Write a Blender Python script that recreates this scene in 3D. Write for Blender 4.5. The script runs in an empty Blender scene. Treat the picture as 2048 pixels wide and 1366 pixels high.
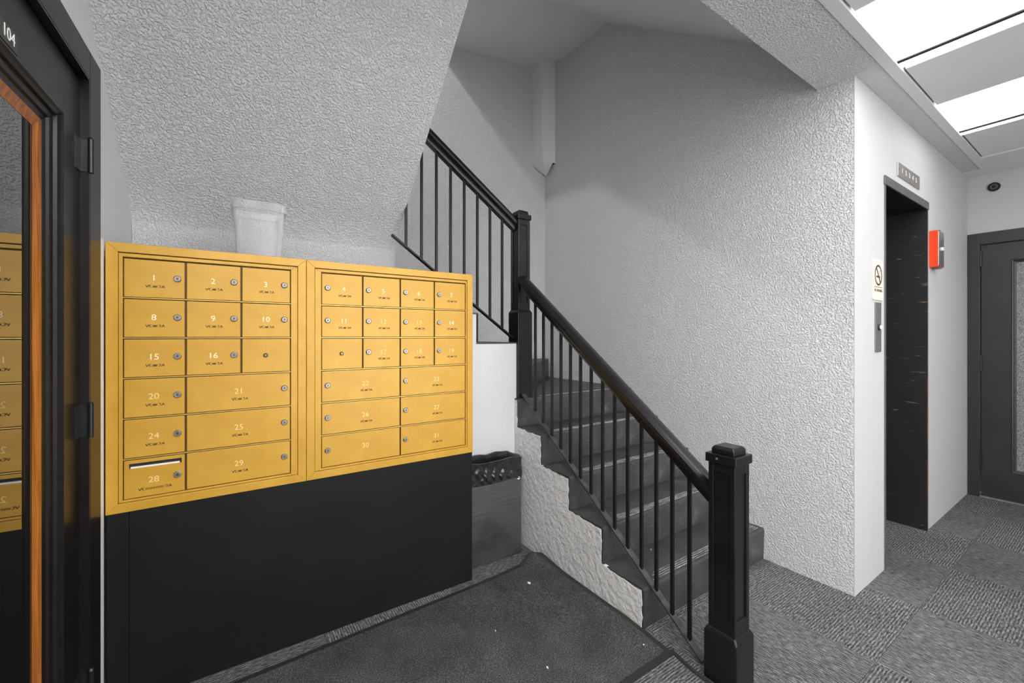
import bpy, bmesh, math, random
from mathutils import Vector
random.seed(7)
R = math.radians
scene = bpy.context.scene
COL = scene.collection

# ------------------------------------------------------------------ camera
F_PX, HC = 840.0, 1.30
YAW = math.atan2(0.556, 0.831)
cam_d = bpy.data.cameras.new('camera')
cam_d.sensor_width = 36.0
cam_d.lens = F_PX / 2048 * 36.0
cam_d.shift_y = -11.0 / 2048
cam_d.clip_start = 0.02
cam = bpy.data.objects.new('camera', cam_d)
COL.objects.link(cam)
cam.location = (0, 0, HC)
cam.rotation_euler = (R(90), 0, -YAW)
scene.camera = cam

# ------------------------------------------------------------------ world, exposure
w = bpy.data.worlds.new('world'); scene.world = w
w.use_nodes = True
w.node_tree.nodes['Background'].inputs[0].default_value = (0.82, 0.82, 0.825, 1)
w.node_tree.nodes['Background'].inputs[1].default_value = 6.2   # overcast daylight, let in only through the added entrance screen
vs = scene.view_settings
vs.view_transform = 'Standard'; vs.look = 'None'
vs.exposure = 0.29; vs.gamma = 1.0
vs.use_curve_mapping = False
PANEL_L = {-2: 8.6, -1: 8.2, 0: 4.3, 1: 2.4}         # ceiling diffusers, by place along the hall
UPPER_W = 92.0

# ------------------------------------------------------------------ materials
def nodes_of(name):
    m = bpy.data.materials.new(name); m.use_nodes = True
    nt = m.node_tree
    return m, nt, nt.nodes['Principled BSDF']

def srgb(r, g, b):
    f = lambda c: (c/255/12.92) if c/255 <= 0.04045 else ((c/255+0.055)/1.055)**2.4
    return (f(r), f(g), f(b), 1)

def ramp(nt, fac, stops):
    n = nt.nodes.new('ShaderNodeValToRGB')
    cr = n.color_ramp
    while len(cr.elements) < len(stops): cr.elements.new(0.5)
    for e, (p, c) in zip(cr.elements, stops):
        e.position = p
        e.color = c if len(c) == 4 else (c[0], c[1], c[2], 1)
    nt.links.new(fac, n.inputs[0])
    return n.outputs[0]

def coords(nt, kind='Object', scale=(1, 1, 1), rot=(0, 0, 0), loc=(0, 0, 0)):
    tc = nt.nodes.new('ShaderNodeTexCoord'); mp = nt.nodes.new('ShaderNodeMapping')
    mp.inputs['Scale'].default_value = scale
    mp.inputs['Rotation'].default_value = rot
    mp.inputs['Location'].default_value = loc
    nt.links.new(tc.outputs[kind], mp.inputs[0])
    return mp.outputs[0]

def noise(nt, vec, scale, detail=2.0, rough=0.5, dist=0.0):
    n = nt.nodes.new('ShaderNodeTexNoise')
    n.inputs['Scale'].default_value = scale; n.inputs['Detail'].default_value = detail
    n.inputs['Roughness'].default_value = rough; n.inputs['Distortion'].default_value = dist
    nt.links.new(vec, n.inputs['Vector'])
    return n.outputs[0]

def mixc(nt, fac, a, b, mode='MIX'):
    n = nt.nodes.new('ShaderNodeMix'); n.data_type = 'RGBA'; n.blend_type = mode
    if isinstance(fac, float): n.inputs[0].default_value = fac
    else: nt.links.new(fac, n.inputs[0])
    for i, c in ((6, a), (7, b)):
        if isinstance(c, tuple): n.inputs[i].default_value = c
        else: nt.links.new(c, n.inputs[i])
    return n.outputs[2]

def bump(nt, b, height, strength, dist):
    n = nt.nodes.new('ShaderNodeBump')
    n.inputs['Strength'].default_value = strength; n.inputs['Distance'].default_value = dist
    nt.links.new(height, n.inputs['Height'])
    nt.links.new(n.outputs[0], b.inputs['Normal'])

def plain(name, col, rough=0.5, metal=0.0, var=0.0, vscale=8.0, bmp=0.0, bscale=60.0, spec=0.5):
    m, nt, b = nodes_of(name)
    b.inputs['Roughness'].default_value = rough; b.inputs['Metallic'].default_value = metal
    b.inputs['Specular IOR Level'].default_value = spec
    if var > 0:
        v = coords(nt)
        nz = noise(nt, v, vscale, 4)
        lo = tuple(c*(1-var) for c in col[:3]) + (1,); hi = tuple(min(1, c*(1+var)) for c in col[:3]) + (1,)
        nt.links.new(ramp(nt, nz, [(0.3, lo), (0.7, hi)]), b.inputs['Base Color'])
    else:
        b.inputs['Base Color'].default_value = col
        v = None
    if bmp > 0:
        v = v or coords(nt)
        bump(nt, b, noise(nt, v, bscale, 3), bmp, 0.002)
    return m

def stucco(name, col, scale, strength, dist, lo=0.42, hi=0.60):
    m, nt, b = nodes_of(name)
    v = coords(nt)
    n1 = noise(nt, v, scale, 2.5, 0.55, 0.12)
    h = ramp(nt, n1, [(lo, (0, 0, 0)), (hi, (1, 1, 1))])
    n2 = noise(nt, v, 1.6, 3)
    c2 = tuple(c*0.93 for c in col[:3]) + (1,)
    nt.links.new(mixc(nt, n2, c2, col), b.inputs['Base Color'])
    b.inputs['Roughness'].default_value = 0.62
    b.inputs['Specular IOR Level'].default_value = 0.3
    bump(nt, b, h, strength, dist)
    return m

M = {}
WHITE = (0.74, 0.74, 0.745, 1)
M['stucco'] = stucco('heavy stucco paint', WHITE, 118, 0.9, 0.0048, 0.42, 0.64)
M['stucco_fine'] = stucco('fine stucco paint', WHITE, 110, 1.0, 0.0052, 0.42, 0.62)
M['stucco_soft'] = stucco('soft plaster paint', WHITE, 60, 0.35, 0.003, 0.3, 0.7)
M['plaster'] = stucco('rough trowelled plaster', (0.76, 0.76, 0.76, 1), 34, 0.6, 0.008, 0.25, 0.75)
M['paint'] = stucco('smooth wall paint', (0.54, 0.54, 0.543, 1), 14, 0.08, 0.003, 0.2, 0.8)
M['ceil_panel'] = plain('ceiling panel paint', (0.72, 0.72, 0.72, 1), 0.6)
M['low_bounce'] = plain('low bounce grey', (0.30, 0.30, 0.30, 1), 0.7)  # unseen shaft surfaces toned down to cut bounced light
M['grid'] = plain('ceiling grid paint', (0.70, 0.70, 0.70, 1), 0.45)
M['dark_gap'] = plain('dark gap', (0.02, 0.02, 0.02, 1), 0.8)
M['fixture'] = plain('fixture enamel', (0.85, 0.85, 0.85, 1), 0.4)
M['black'] = plain('black satin paint', (0.009, 0.0088, 0.0092, 1), 0.27, var=0.3, vscale=5, bmp=0.15, bscale=40, spec=0.38)
M['black_door'] = plain('black door paint', (0.010, 0.009, 0.0088, 1), 0.32, var=0.2, vscale=6, bmp=0.12, bscale=30, spec=0.28)
M['black_sheen'] = plain('black paint grazing sheen', (0.026, 0.026, 0.027, 1), 0.36, var=0.15, vscale=6, spec=0.45)  # same black paint as the other door, lightened for its grazing reflection
M['panel_black'] = plain('black base board', (0.0085, 0.0085, 0.0092, 1), 0.5, var=0.2, vscale=3, bmp=0.08, bscale=50, spec=0.22)
M['iron'] = plain('black iron', (0.008, 0.008, 0.0085, 1), 0.42, spec=0.35)
M['iron_worn'] = plain('worn iron bar', (0.045, 0.045, 0.045, 1), 0.4, var=0.5, vscale=25)
M['hinge'] = plain('painted hinge', (0.02, 0.02, 0.02, 1), 0.3, 0.3)
M['wood'] = None
m, nt, b = nodes_of('oak strip')
v = coords(nt, scale=(40, 40, 2))
n = noise(nt, v, 2.0, 4, 0.6, 0.6)
nt.links.new(ramp(nt, n, [(0.3, srgb(112, 58, 18)), (0.7, srgb(190, 118, 50))]), b.inputs['Base Color'])
b.inputs['Roughness'].default_value = 0.35
M['wood'] = m
m, nt, b = nodes_of('door glass')
b.inputs['Base Color'].default_value = (0.004, 0.004, 0.004, 1)
b.inputs['Roughness'].default_value = 0.02
b.inputs['IOR'].default_value = 2.3
b.inputs['Coat Weight'].default_value = 0.6; b.inputs['Coat Roughness'].default_value = 0.01
M['glass'] = m
m, nt, b = nodes_of('obscure glass')
v = coords(nt)
nz = noise(nt, v, 180, 2)
nt.links.new(ramp(nt, nz, [(0.35, (0.10, 0.10, 0.10)), (0.7, (0.34, 0.34, 0.34))]), b.inputs['Base Color'])
b.inputs['Roughness'].default_value = 0.25
bump(nt, b, nz, 0.6, 0.004)
M['obscure'] = m

# gold mailboxes
m, nt, b = nodes_of('gold anodised')
v = coords(nt, kind='Object')
n1 = noise(nt, v, 9, 4)
nt.links.new(ramp(nt, n1, [(0.3, srgb(194, 146, 46)), (0.7, srgb(206, 159, 58))]), b.inputs['Base Color'])
b.inputs['Metallic'].default_value = 0.12
b.inputs['Roughness'].default_value = 0.36
M['gold'] = m
M['gold_edge'] = plain('gold bright edge', srgb(226, 190, 110), 0.3, 0.6)
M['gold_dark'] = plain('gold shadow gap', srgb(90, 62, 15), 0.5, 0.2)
M['chrome'] = plain('lock nickel', (0.50, 0.48, 0.45, 1), 0.3, 0.9)
M['chrome_dark'] = plain('lock keyway', (0.10, 0.09, 0.08, 1), 0.35, 0.7)
M['bronze'] = plain('old brass lock', (0.16, 0.12, 0.07, 1), 0.35, 0.8)
M['num'] = plain('engraved numeral', srgb(255, 240, 200), 0.5)
M['num_faint'] = plain('worn numeral', srgb(238, 212, 145), 0.5)
M['ink'] = plain('handwritten ink', srgb(82, 60, 22), 0.6)
M['mail'] = plain('paper', (0.75, 0.75, 0.74, 1), 0.7)

# rubber stairs
m, nt, b = nodes_of('worn black rubber')
v = coords(nt)
n1 = noise(nt, v, 6, 5, 0.65)
v2 = coords(nt, scale=(3, 30, 30))
n2 = noise(nt, v2, 3, 4, 0.6)
c1 = ramp(nt, n1, [(0.3, (0.026, 0.026, 0.027)), (0.60, (0.055, 0.055, 0.056)), (0.78, (0.15, 0.15, 0.15))])
c2 = ramp(nt, n2, [(0.60, (0, 0, 0)), (0.74, (1, 1, 1))])
nt.links.new(mixc(nt, c2, c1, (0.11, 0.11, 0.11, 1)), b.inputs['Base Color'])
b.inputs['Roughness'].default_value = 0.48
M['rubber'] = m
m, nt, b = nodes_of('worn rubber ribs')
v = coords(nt, scale=(6, 20, 20))
n1 = noise(nt, v, 3, 4, 0.6)
nt.links.new(ramp(nt, n1, [(0.35, (0.08, 0.08, 0.08)), (0.70, (0.45, 0.44, 0.43))]), b.inputs['Base Color'])
b.inputs['Roughness'].default_value = 0.5
M['ribs'] = m

# carpet tile
m, nt, b = nodes_of('loop carpet tile')
v = coords(nt, scale=(34, 160, 1))
n0 = noise(nt, v, 1.0, 3, 0.6, 0.0)
wv = nt.nodes.new('ShaderNodeTexWave'); wv.wave_type = 'BANDS'; wv.bands_direction = 'Y'
wv.inputs['Scale'].default_value = 29.0; wv.inputs['Distortion'].default_value = 2.5; wv.inputs['Detail'].default_value = 2.0; wv.inputs['Detail Scale'].default_value = 2.5
nt.links.new(coords(nt), wv.inputs['Vector'])
n1 = mixc(nt, 0.17, n0, wv.outputs['Color'])
v3 = coords(nt, scale=(140, 420, 1))
n3 = noise(nt, v3, 1.0, 2, 0.6)
big = noise(nt, coords(nt), 2.2, 4, 0.6)
c1 = ramp(nt, n1, [(0.32, (0.045, 0.045, 0.045)), (0.5, (0.155, 0.153, 0.150)), (0.68, (0.40, 0.395, 0.39))])
c3 = ramp(nt, n3, [(0.3, (0.35, 0.35, 0.35)), (0.7, (1.0, 1.0, 1.0))])
cc = mixc(nt, 0.8, c1, c3, 'MULTIPLY')
cb = ramp(nt, big, [(0.3, (0.72, 0.72, 0.72)), (0.7, (1.05, 1.05, 1.05))])
cc = mixc(nt, 1.0, cc, cb, 'MULTIPLY')
oi = nt.nodes.new('ShaderNodeObjectInfo')
ro = ramp(nt, oi.outputs['Random'], [(0.0, (0.85, 0.85, 0.85)), (1.0, (1.1, 1.1, 1.1))])
cc = mixc(nt, 1.0, cc, ro, 'MULTIPLY')
nt.links.new(cc, b.inputs['Base Color'])
b.inputs['Roughness'].default_value = 0.95
b.inputs['Specular IOR Level'].default_value = 0.1
bump(nt, b, n1, 0.7, 0.004)
M['carpet'] = m
M['backing'] = plain('carpet adhesive slab', (0.06, 0.055, 0.05, 1), 0.9)
# door mat
m, nt, b = nodes_of('ribbed mat pile')
v = coords(nt)
n1 = noise(nt, v, 190, 3, 0.7)
n2 = noise(nt, v, 5, 4, 0.6)
c1 = ramp(nt, n1, [(0.33, (0.025, 0.025, 0.025)), (0.55, (0.080, 0.080, 0.080)), (0.78, (0.26, 0.26, 0.26))])
c2 = ramp(nt, n2, [(0.3, (0.62, 0.62, 0.62)), (0.7, (1.1, 1.1, 1.1))])
nt.links.new(mixc(nt, 1.0, c1, c2, 'MULTIPLY'), b.inputs['Base Color'])
b.inputs['Roughness'].default_value = 0.95
b.inputs['Specular IOR Level'].default_value = 0.1
bump(nt, b, n1, 0.7, 0.004)
M['mat'] = m
M['mat_rubber'] = plain('mat rubber edge', (0.02, 0.02, 0.021, 1), 0.5)
# steel, bag
m, nt, b = nodes_of('brushed steel')
v = coords(nt, scale=(2, 2, 120))
n1 = noise(nt, v, 2, 3)
sm = noise(nt, coords(nt), 6, 4, 0.6)
nt.links.new(ramp(nt, n1, [(0.3, (0.17, 0.165, 0.16)), (0.7, (0.24, 0.235, 0.23))]), b.inputs['Base Color'])
b.inputs['Metallic'].default_value = 0.9
nt.links.new(ramp(nt, sm, [(0.3, (0.28, 0.28, 0.28)), (0.7, (0.5, 0.5, 0.5))]), b.inputs['Roughness'])
M['steel'] = m
m, nt, b = nodes_of('black bin liner')
b.inputs['Base Color'].default_value = (0.012, 0.012, 0.012, 1)
b.inputs['Roughness'].default_value = 0.2
b.inputs['Specular IOR Level'].default_value = 0.9
M['bag'] = m
# clear plastic
m = bpy.data.materials.new('clear plastic'); m.use_nodes = True; nt = m.node_tree
for n_ in list(nt.nodes): nt.nodes.remove(n_)
o = nt.nodes.new('ShaderNodeOutputMaterial'); mx = nt.nodes.new('ShaderNodeMixShader')
tr = nt.nodes.new('ShaderNodeBsdfTransparent'); pb = nt.nodes.new('ShaderNodeBsdfPrincipled')
pb.inputs['Base Color'].default_value = (0.88, 0.88, 0.88, 1); pb.inputs['Roughness'].default_value = 0.04
tr.inputs[0].default_value = (0.96, 0.96, 0.97, 1)
lw = nt.nodes.new('ShaderNodeLayerWeight'); lw.inputs[0].default_value = 0.35
rr = ramp(nt, lw.outputs['Facing'], [(0.0, (0.11, 0.11, 0.11)), (1.0, (0.9, 0.9, 0.9))])
nt.links.new(rr, mx.inputs[0]); nt.links.new(tr.outputs[0], mx.inputs[1]); nt.links.new(pb.outputs[0], mx.inputs[2])
nt.links.new(mx.outputs[0], o.inputs[0])
M['clear'] = m
m = bpy.data.materials.new('clear glass'); m.use_nodes = True; nt = m.node_tree
for n_ in list(nt.nodes): nt.nodes.remove(n_)
o = nt.nodes.new('ShaderNodeOutputMaterial'); mx = nt.nodes.new('ShaderNodeMixShader')
tr = nt.nodes.new('ShaderNodeBsdfTransparent'); gl = nt.nodes.new('ShaderNodeBsdfGlossy'); gl.inputs['Roughness'].default_value = 0.02
mx.inputs[0].default_value = 0.08
nt.links.new(tr.outputs[0], mx.inputs[1]); nt.links.new(gl.outputs[0], mx.inputs[2]); nt.links.new(mx.outputs[0], o.inputs[0])
M['clear_glass'] = m
# elevator metal, scratched jamb
M['elev_trim'] = plain('grey elevator trim', (0.16, 0.158, 0.165, 1), 0.4, 0.5, var=0.15, vscale=20)
m, nt, b = nodes_of('scratched black jamb')
v = coords(nt, scale=(1, 5, 42), rot=(0.12, 0, 0))
n1 = noise(nt, v, 1.6, 3, 0.6, 0.3)
msk = noise(nt, coords(nt), 3.0, 3)
s1 = ramp(nt, n1, [(0.64, (0, 0, 0)), (0.67, (1, 1, 1))])
k1 = ramp(nt, msk, [(0.46, (0, 0, 0)), (0.54, (1, 1, 1))])
fac = mixc(nt, 1.0, s1, k1, 'MULTIPLY')
hue = ramp(nt, noise(nt, coords(nt, loc=(3, 1, 2)), 9, 2), [(0.54, (0.085, 0.083, 0.08)), (0.64, (0.42, 0.22, 0.07))])
nt.links.new(mixc(nt, fac, (0.016, 0.0155, 0.0165, 1), hue), b.inputs['Base Color'])
b.inputs['Roughness'].default_value = 0.36
M['jamb'] = m
M['stainless'] = plain('stainless plate', (0.50, 0.48, 0.46, 1), 0.35, 0.85)
M['grey_plate'] = plain('grey metal plate', (0.22, 0.22, 0.225, 1), 0.4, 0.6)
M['cream'] = plain('cream plastic', srgb(232, 218, 200), 0.5)
M['brown_print'] = plain('dark brown print', srgb(62, 48, 42), 0.6)
M['red'] = plain('red enamel', srgb(235, 66, 18), 0.4)
M['white_mark'] = plain('white print', (0.86, 0.85, 0.82, 1), 0.5)
M['dome'] = plain('black dome plastic', (0.012, 0.012, 0.012, 1), 0.2)
M['dome2'] = plain('grey lens ring', (0.09, 0.09, 0.09, 1), 0.3)
M['yellow_bit'] = plain('yellow scrap', srgb(226, 190, 90), 0.7)
for k_, l_ in PANEL_L.items():
    m, nt, b = nodes_of('lamp diffuser')
    b.inputs['Base Color'].default_value = (0.8, 0.8, 0.8, 1)
    b.inputs['Emission Color'].default_value = (1.0, 0.995, 0.985, 1)
    b.inputs['Emission Strength'].default_value = l_
    M['diffuser', k_] = m

# ------------------------------------------------------------------ mesh builder
ORG = {}
class MB:
    def __init__(s): s.v = []; s.f = []; s.m = []
    def add(s, vs_, fs, mi=0):
        o = len(s.v); s.v += [tuple(p) for p in vs_]
        for f in fs: s.f.append(tuple(i+o for i in f)); s.m.append(mi)
        return s
    def box(s, x0, x1, y0, y1, z0, z1, mi=0):
        vv = [(x0, y0, z0), (x1, y0, z0), (x1, y1, z0), (x0, y1, z0), (x0, y0, z1), (x1, y0, z1), (x1, y1, z1), (x0, y1, z1)]
        return s.add(vv, [(0, 3, 2, 1), (4, 5, 6, 7), (0, 1, 5, 4), (1, 2, 6, 5), (2, 3, 7, 6), (3, 0, 4, 7)], mi)
    def prism(s, pts, axis, a, b_, mi=0):
        n = len(pts)
        def P(p, t): return {'x': (t, p[0], p[1]), 'y': (p[0], t, p[1]), 'z': (p[0], p[1], t)}[axis]
        vv = [P(p, a) for p in pts] + [P(p, b_) for p in pts]
        fs = [tuple(range(n)), tuple(range(2*n-1, n-1, -1))]
        fs += [(i, i+n, (i+1) % n+n, (i+1) % n) for i in range(n)]
        return s.add(vv, fs, mi)
    def loft(s, rings, mi=0, caps=True):
        n = len(rings[0]); vv = [p for r in rings for p in r]; fs = []
        for k in range(len(rings)-1):
            for i in range(n):
                j = (i+1) % n
                fs.append((k*n+i, k*n+j, (k+1)*n+j, (k+1)*n+i))
        if caps: fs += [tuple(range(n-1, -1, -1)), tuple(range((len(rings)-1)*n, len(rings)*n))]
        return s.add(vv, fs, mi)
    def cyl(s, p0, p1, r0, r1=None, n=16, mi=0):
        r1 = r0 if r1 is None else r1
        p0 = Vector(p0); p1 = Vector(p1); d = (p1-p0).normalized()
        u = d.orthogonal().normalized(); w_ = d.cross(u)
        ring = lambda c, r: [c + u*(r*math.cos(2*math.pi*i/n)) + w_*(r*math.sin(2*math.pi*i/n)) for i in range(n)]
        return s.loft([ring(p0, r0), ring(p1, r1)], mi)
    def mesh(s, name, mats, org, bevel=0.0, smooth=False, seg=2):
        me = bpy.data.meshes.new(name)
        me.from_pydata([(p[0]-org[0], p[1]-org[1], p[2]-org[2]) for p in s.v], [], s.f)
        for mt in mats: me.materials.append(mt)
        for p, mi in zip(me.polygons, s.m): p.material_index = mi
        bm = bmesh.new(); bm.from_mesh(me)
        bmesh.ops.recalc_face_normals(bm, faces=bm.faces[:])
        if bevel > 0:
            es = [e for e in bm.edges if len(e.link_faces) == 2 and e.calc_face_angle(0) > 0.5]
            bmesh.ops.bevel(bm, geom=es, offset=bevel, segments=seg, affect='EDGES', clamp_overlap=True, profile=0.5)
        bm.to_mesh(me); bm.free()
        if smooth:
            for p in me.polygons: p.use_smooth = True
            me.set_sharp_from_angle(angle=R(35))
        return me
    def base(s):
        xs = [p[0] for p in s.v]; ys = [p[1] for p in s.v]; zs = [p[2] for p in s.v]
        return ((min(xs)+max(xs))/2, (min(ys)+max(ys))/2, min(zs))
    def build(s, name, mats, parent=None, bevel=0.0, smooth=False, org=None, seg=2):
        if not isinstance(mats, (list, tuple)): mats = [mats]
        org = org or s.base()
        return place(name, s.mesh(name, mats, org, bevel, smooth, seg), org, parent)

def place(name, me, org, parent=None):
    o = bpy.data.objects.new(name, me); COL.objects.link(o)
    ORG[o.name] = tuple(org)
    if parent is not None:
        o.parent = parent; po = ORG[parent.name]
        o.location = (org[0]-po[0], org[1]-po[1], org[2]-po[2])
    else:
        o.location = org
    return o

def tag(o, label, cat=None, group=None, kind=None):
    o['label'] = label
    if cat: o['category'] = cat
    if group: o['group'] = group
    if kind: o['kind'] = kind
    return o

def thing(name, loc, label, cat, group=None, kind=None, org=None, rz=0.0):
    o = bpy.data.objects.new(name, None); COL.objects.link(o)
    o.empty_display_size = 0.1
    o.location = loc; o.rotation_euler = (0, 0, rz)
    ORG[o.name] = tuple(org if org is not None else loc)
    return tag(o, label, cat, group, kind)

def text_mesh(body, size, mat_, face='-y', depth=0.0004, sx=1.0):
    c = bpy.data.curves.new('txt', 'FONT')
    c.body = body; c.size = size; c.align_x = 'CENTER'; c.align_y = 'CENTER'
    c.extrude = depth; c.resolution_u = 3
    o = bpy.data.objects.new('txt', c); COL.objects.link(o)
    dg = bpy.context.evaluated_depsgraph_get()
    me = bpy.data.meshes.new_from_object(o.evaluated_get(dg))
    bpy.data.objects.remove(o); bpy.data.curves.remove(c)
    for v_ in me.vertices:
        x, y, z = v_.co; x *= sx
        v_.co = (x, -z, y) if face == '-y' else (z, x, y)
    me.materials.clear(); me.materials.append(mat_)
    return me

# ================================================================== THE SETTING
XS, YE, YW, YB = 2.584, 0.79, 2.235, 3.274     # stair wall, elevator wall, flight side, well back wall
XL = 1.517                                      # open side of the lower flight
XE = 5.05                                       # end wall of hall
HZ = 2.60                                       # hall ceiling
RISE, RUN = 0.18, 0.2443
Y1 = 1.221                                      # first riser
def structure(o, label): return tag(o, label, kind='structure')

# floor slab and carpet tiles
fl = structure(MB().box(-0.8, 5.2, -2.4, 3.4, -0.12, -0.006).build('floor', M['backing']), 'charcoal loop carpet tiles laid across the hall floor')
TS = 0.6
tmesh = MB().box(-TS/2+0.0006, TS/2-0.0006, -TS/2+0.0006, TS/2-0.0006, -0.006, 0).mesh('carpet_tile', [M['carpet']], (0, 0, 0), 0.0015, seg=1)
for i in range(-5, 5):
    for j in range(-5, 3):
        cx, cy = 2.14+TS*(i+0.5), 0.585+TS*(j+0.5)
        o = place('carpet_tile', tmesh, (cx, cy, 0), fl)
        o.rotation_euler = (0, 0, R(90)*((i+j) % 2) + R(180)*random.randint(0, 1))

# left wall with the black door (slightly out of square)
LW_ANG = -math.atan(0.039)
LW0 = (-0.4386, 0, 0)
DY0, DY1, DZ = 0.92, 1.833, 2.105               # door opening along the wall
LW = MB()
LW.box(-0.16, -0.018, -2.5, DY0, 0, 3.3).box(-0.16, -0.018, DY1, 2.50, 0, 3.3).box(-0.16, -0.018, DY0, DY1, DZ, 3.3)
o = LW.build('wall_left', M['stucco_soft'], org=(0, 0, 0)); o.location = LW0; o.rotation_euler = (0, 0, LW_ANG)
structure(o, 'white plaster wall holding the black glazed door on the left')

o = MB().box(-0.018, 0.0, DY1+0.1085, 1.973, 0, 1.63).build('trim_2', M['fixture'], org=(0, 0, 0)); o.location = LW0; o.rotation_euler = (0, 0, LW_ANG)
structure(o, 'narrow white filler strip between the black door casing and the mailboxes')
# wall behind mailboxes, under the upper flight
structure(MB().box(-0.36, 0.806, 2.45, 2.60, 0, 1.90).build('wall_mailbox', M['stucco']), 'white textured wall rising behind the yellow mailboxes')
# sloping underside of the flight that climbs over the mailboxes
SL = 0.895
def soff(y): return 1.862 + SL*(2.452-y)
pts = []
# coved foot
for k in range(7):
    t_ = k/6
    y_ = 2.452-0.10*t_**1.4*1.0; pts.append((y_, 1.80+(soff(2.352)-1.80)*t_))
pts += [(1.06, soff(1.06)), (1.06, soff(1.06)+0.22), (2.452, soff(2.452)+0.24), (2.60, 1.98), (2.60, 1.80)]
sv = MB(); sv.prism(pts, 'x', -0.50, 0.812)
structure(sv.build('ceiling_soffit', M['stucco'], smooth=True), 'white stucco underside of the flight climbing over the mailboxes')
# landing between the middle and the upper flight (its side shows only from within the well)
structure(MB().box(-0.5, 0.79, 2.60, YB, 1.80, 1.98).build('ceiling_landing', M['stucco_soft']), 'upper landing slab behind the stucco slope')

# well back wall, stair wall
structure(MB().box(-0.5, XS+0.15, YB, YB+0.15, 0, 6.0).build('wall_back', M['stucco_fine']), 'grey-white back wall of the stairwell behind the upper railing')
structure(MB().box(XS, XS+0.15, YE+0.005, YB, 0, 6.0).build('wall_stair', M['stucco_fine']), 'tall textured white wall beside the lower stair flight')
structure(MB().box(-0.65, -0.5, 2.45, YB+0.15, 0, 6.0).box(-0.65, -0.5, 0.95, 2.45, 3.3, 6.0).build('wall_well', M['low_bounce']), 'hidden side wall of the stairwell')
structure(MB().box(-0.65, XS, 0.80, 0.95, 3.12, 6.0).build('wall_sky_block', M['low_bounce']), 'unseen grey panel added across the open upper hall to block sky light')  # added across the upper hall opening, keeps world light out of the well
structure(MB().box(-0.65, XS+0.15, 0.80, YB+0.15, 6.0, 6.1).build('ceiling_upper', M['low_bounce']), 'ceiling at the top of the stairwell')

# elevator wall with its opening
EX0, EX1, EZ = 3.03, 3.855, 2.15
ew = MB()
ew.box(XS, XS+0.151, YE, YE+0.0045, 0, HZ).box(XS+0.151, EX0, YE, YE+0.15, 0, HZ).box(EX1, XE+0.15, YE, YE+0.15, 0, HZ).box(EX0, EX1, YE, YE+0.15, EZ, HZ)
structure(ew.build('wall_elevator', M['paint']), 'smooth bright white wall around the elevator doorway')
# end wall with the far door
FY0, FY1, FZ = -0.16, 0.722, 2.04
wr = MB().box(XE, XE+0.15, FY1, YE, 0, HZ).box(XE, XE+0.15, -2.4, FY0, 0, HZ).box(XE, XE+0.15, FY0, FY1, FZ, HZ)
structure(wr.build('wall_right', M['paint']), 'white end wall of the hall around the far black door')
WX0, WX1, WZ0, WZ1 = 0.65, 3.05, 0.06, 2.40
structure(MB().box(-0.7, WX0, -2.45, -2.30, 0, HZ).box(WX1, XE+0.15, -2.45, -2.30, 0, HZ).box(WX0, WX1, -2.45, -2.30, WZ1, HZ).box(WX0, WX1, -2.45, -2.30, 0, WZ0).build('wall_front', M['paint']), 'white hall wall behind the viewpoint')

# unseen glazed screen, added behind the viewpoint to let in frontal fill daylight
win = thing('fill_window', ((WX0+WX1)/2, -2.375, 0.06), 'unseen glazed screen added behind the viewpoint for fill daylight', None, kind='structure')
wf = MB()
for x in (WX0, WX0+0.78, WX0+1.58, WX1-0.05): wf.box(x, x+0.05, -2.41, -2.34, WZ0, WZ1)
for z in (WZ0, 2.02, WZ1-0.05): wf.box(WX0+0.05, WX1-0.05, -2.405, -2.345, z, z+0.05)
wf.build('window_frame', M['black'], win)
for (xa, xb) in ((WX0+0.05, WX0+0.78), (WX0+0.83, WX0+1.58), (WX0+1.63, WX1-0.05)):
    for (za, zb) in ((WZ0+0.05, 2.02), (2.07, WZ1-0.05)):
        MB().box(xa, xb, -2.377, -2.373, za, zb).build('pane', M['clear_glass'], win)
pa = bpy.data.lights.new('fill portal', 'AREA'); pa.shape = 'RECTANGLE'; pa.size = WX1-WX0; pa.size_y = WZ1-WZ0; pa.cycles.is_portal = True
po_ = bpy.data.objects.new('fill_portal', pa); COL.objects.link(po_)
po_.location = ((WX0+WX1)/2, -2.43, (WZ0+WZ1)/2); po_.rotation_euler = (R(90), 0, 0)

# ceiling: slab, beam, plaster strip
cl = structure(MB().box(-0.7, XE+0.15, -2.45, 0.66, HZ+0.03, HZ+0.12).build('ceiling', M['ceil_panel']), 'white panelled hall ceiling')
bm_ = MB(); bm_.box(-0.5, XS, 0.69, 0.9475, HZ, 3.12)
bm_.box(XS, 4.86, 0.69, YE, HZ, HZ+0.12)
bo = structure(bm_.build('ceiling_beam', M['stucco']), 'stucco ceiling beam between hall and stairwell')
rail = MB()
rail.box(-0.5, 4.96, 0.645, 0.690, HZ-0.004, HZ+0.03)
rail.box(4.55, XE, -2.3, 0.645, HZ-0.003, HZ+0.03)
rail.box(4.86, XE, 0.645, YE, HZ-0.003, HZ+0.03)
rail.build('grid_rail', M['grid'], cl)
PER = 1.23
for k in range(-2, 2):
    x0 = 2.097+PER*k
    # grey panel ahead of each light, light, edge strip
    MB().box(x0-0.59, x0-0.012, -2.28, 0.637, HZ+0.004, HZ+0.028).build('ceiling_panel', M['ceil_panel'], cl, bevel=0.002)
MB().box(3.915, 4.545, -2.28, 0.637, HZ+0.004, HZ+0.028).build('ceiling_panel', M['ceil_panel'], cl, bevel=0.002)
lab = {-2: 'recessed ceiling light panel out over the black glazed door', -1: 'recessed ceiling light panel over the viewer, nearest the mailboxes',
       0: 'long recessed ceiling light panel nearer the stair corner', 1: 'long recessed ceiling light panel farther along, above the elevator doorway'}
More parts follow.
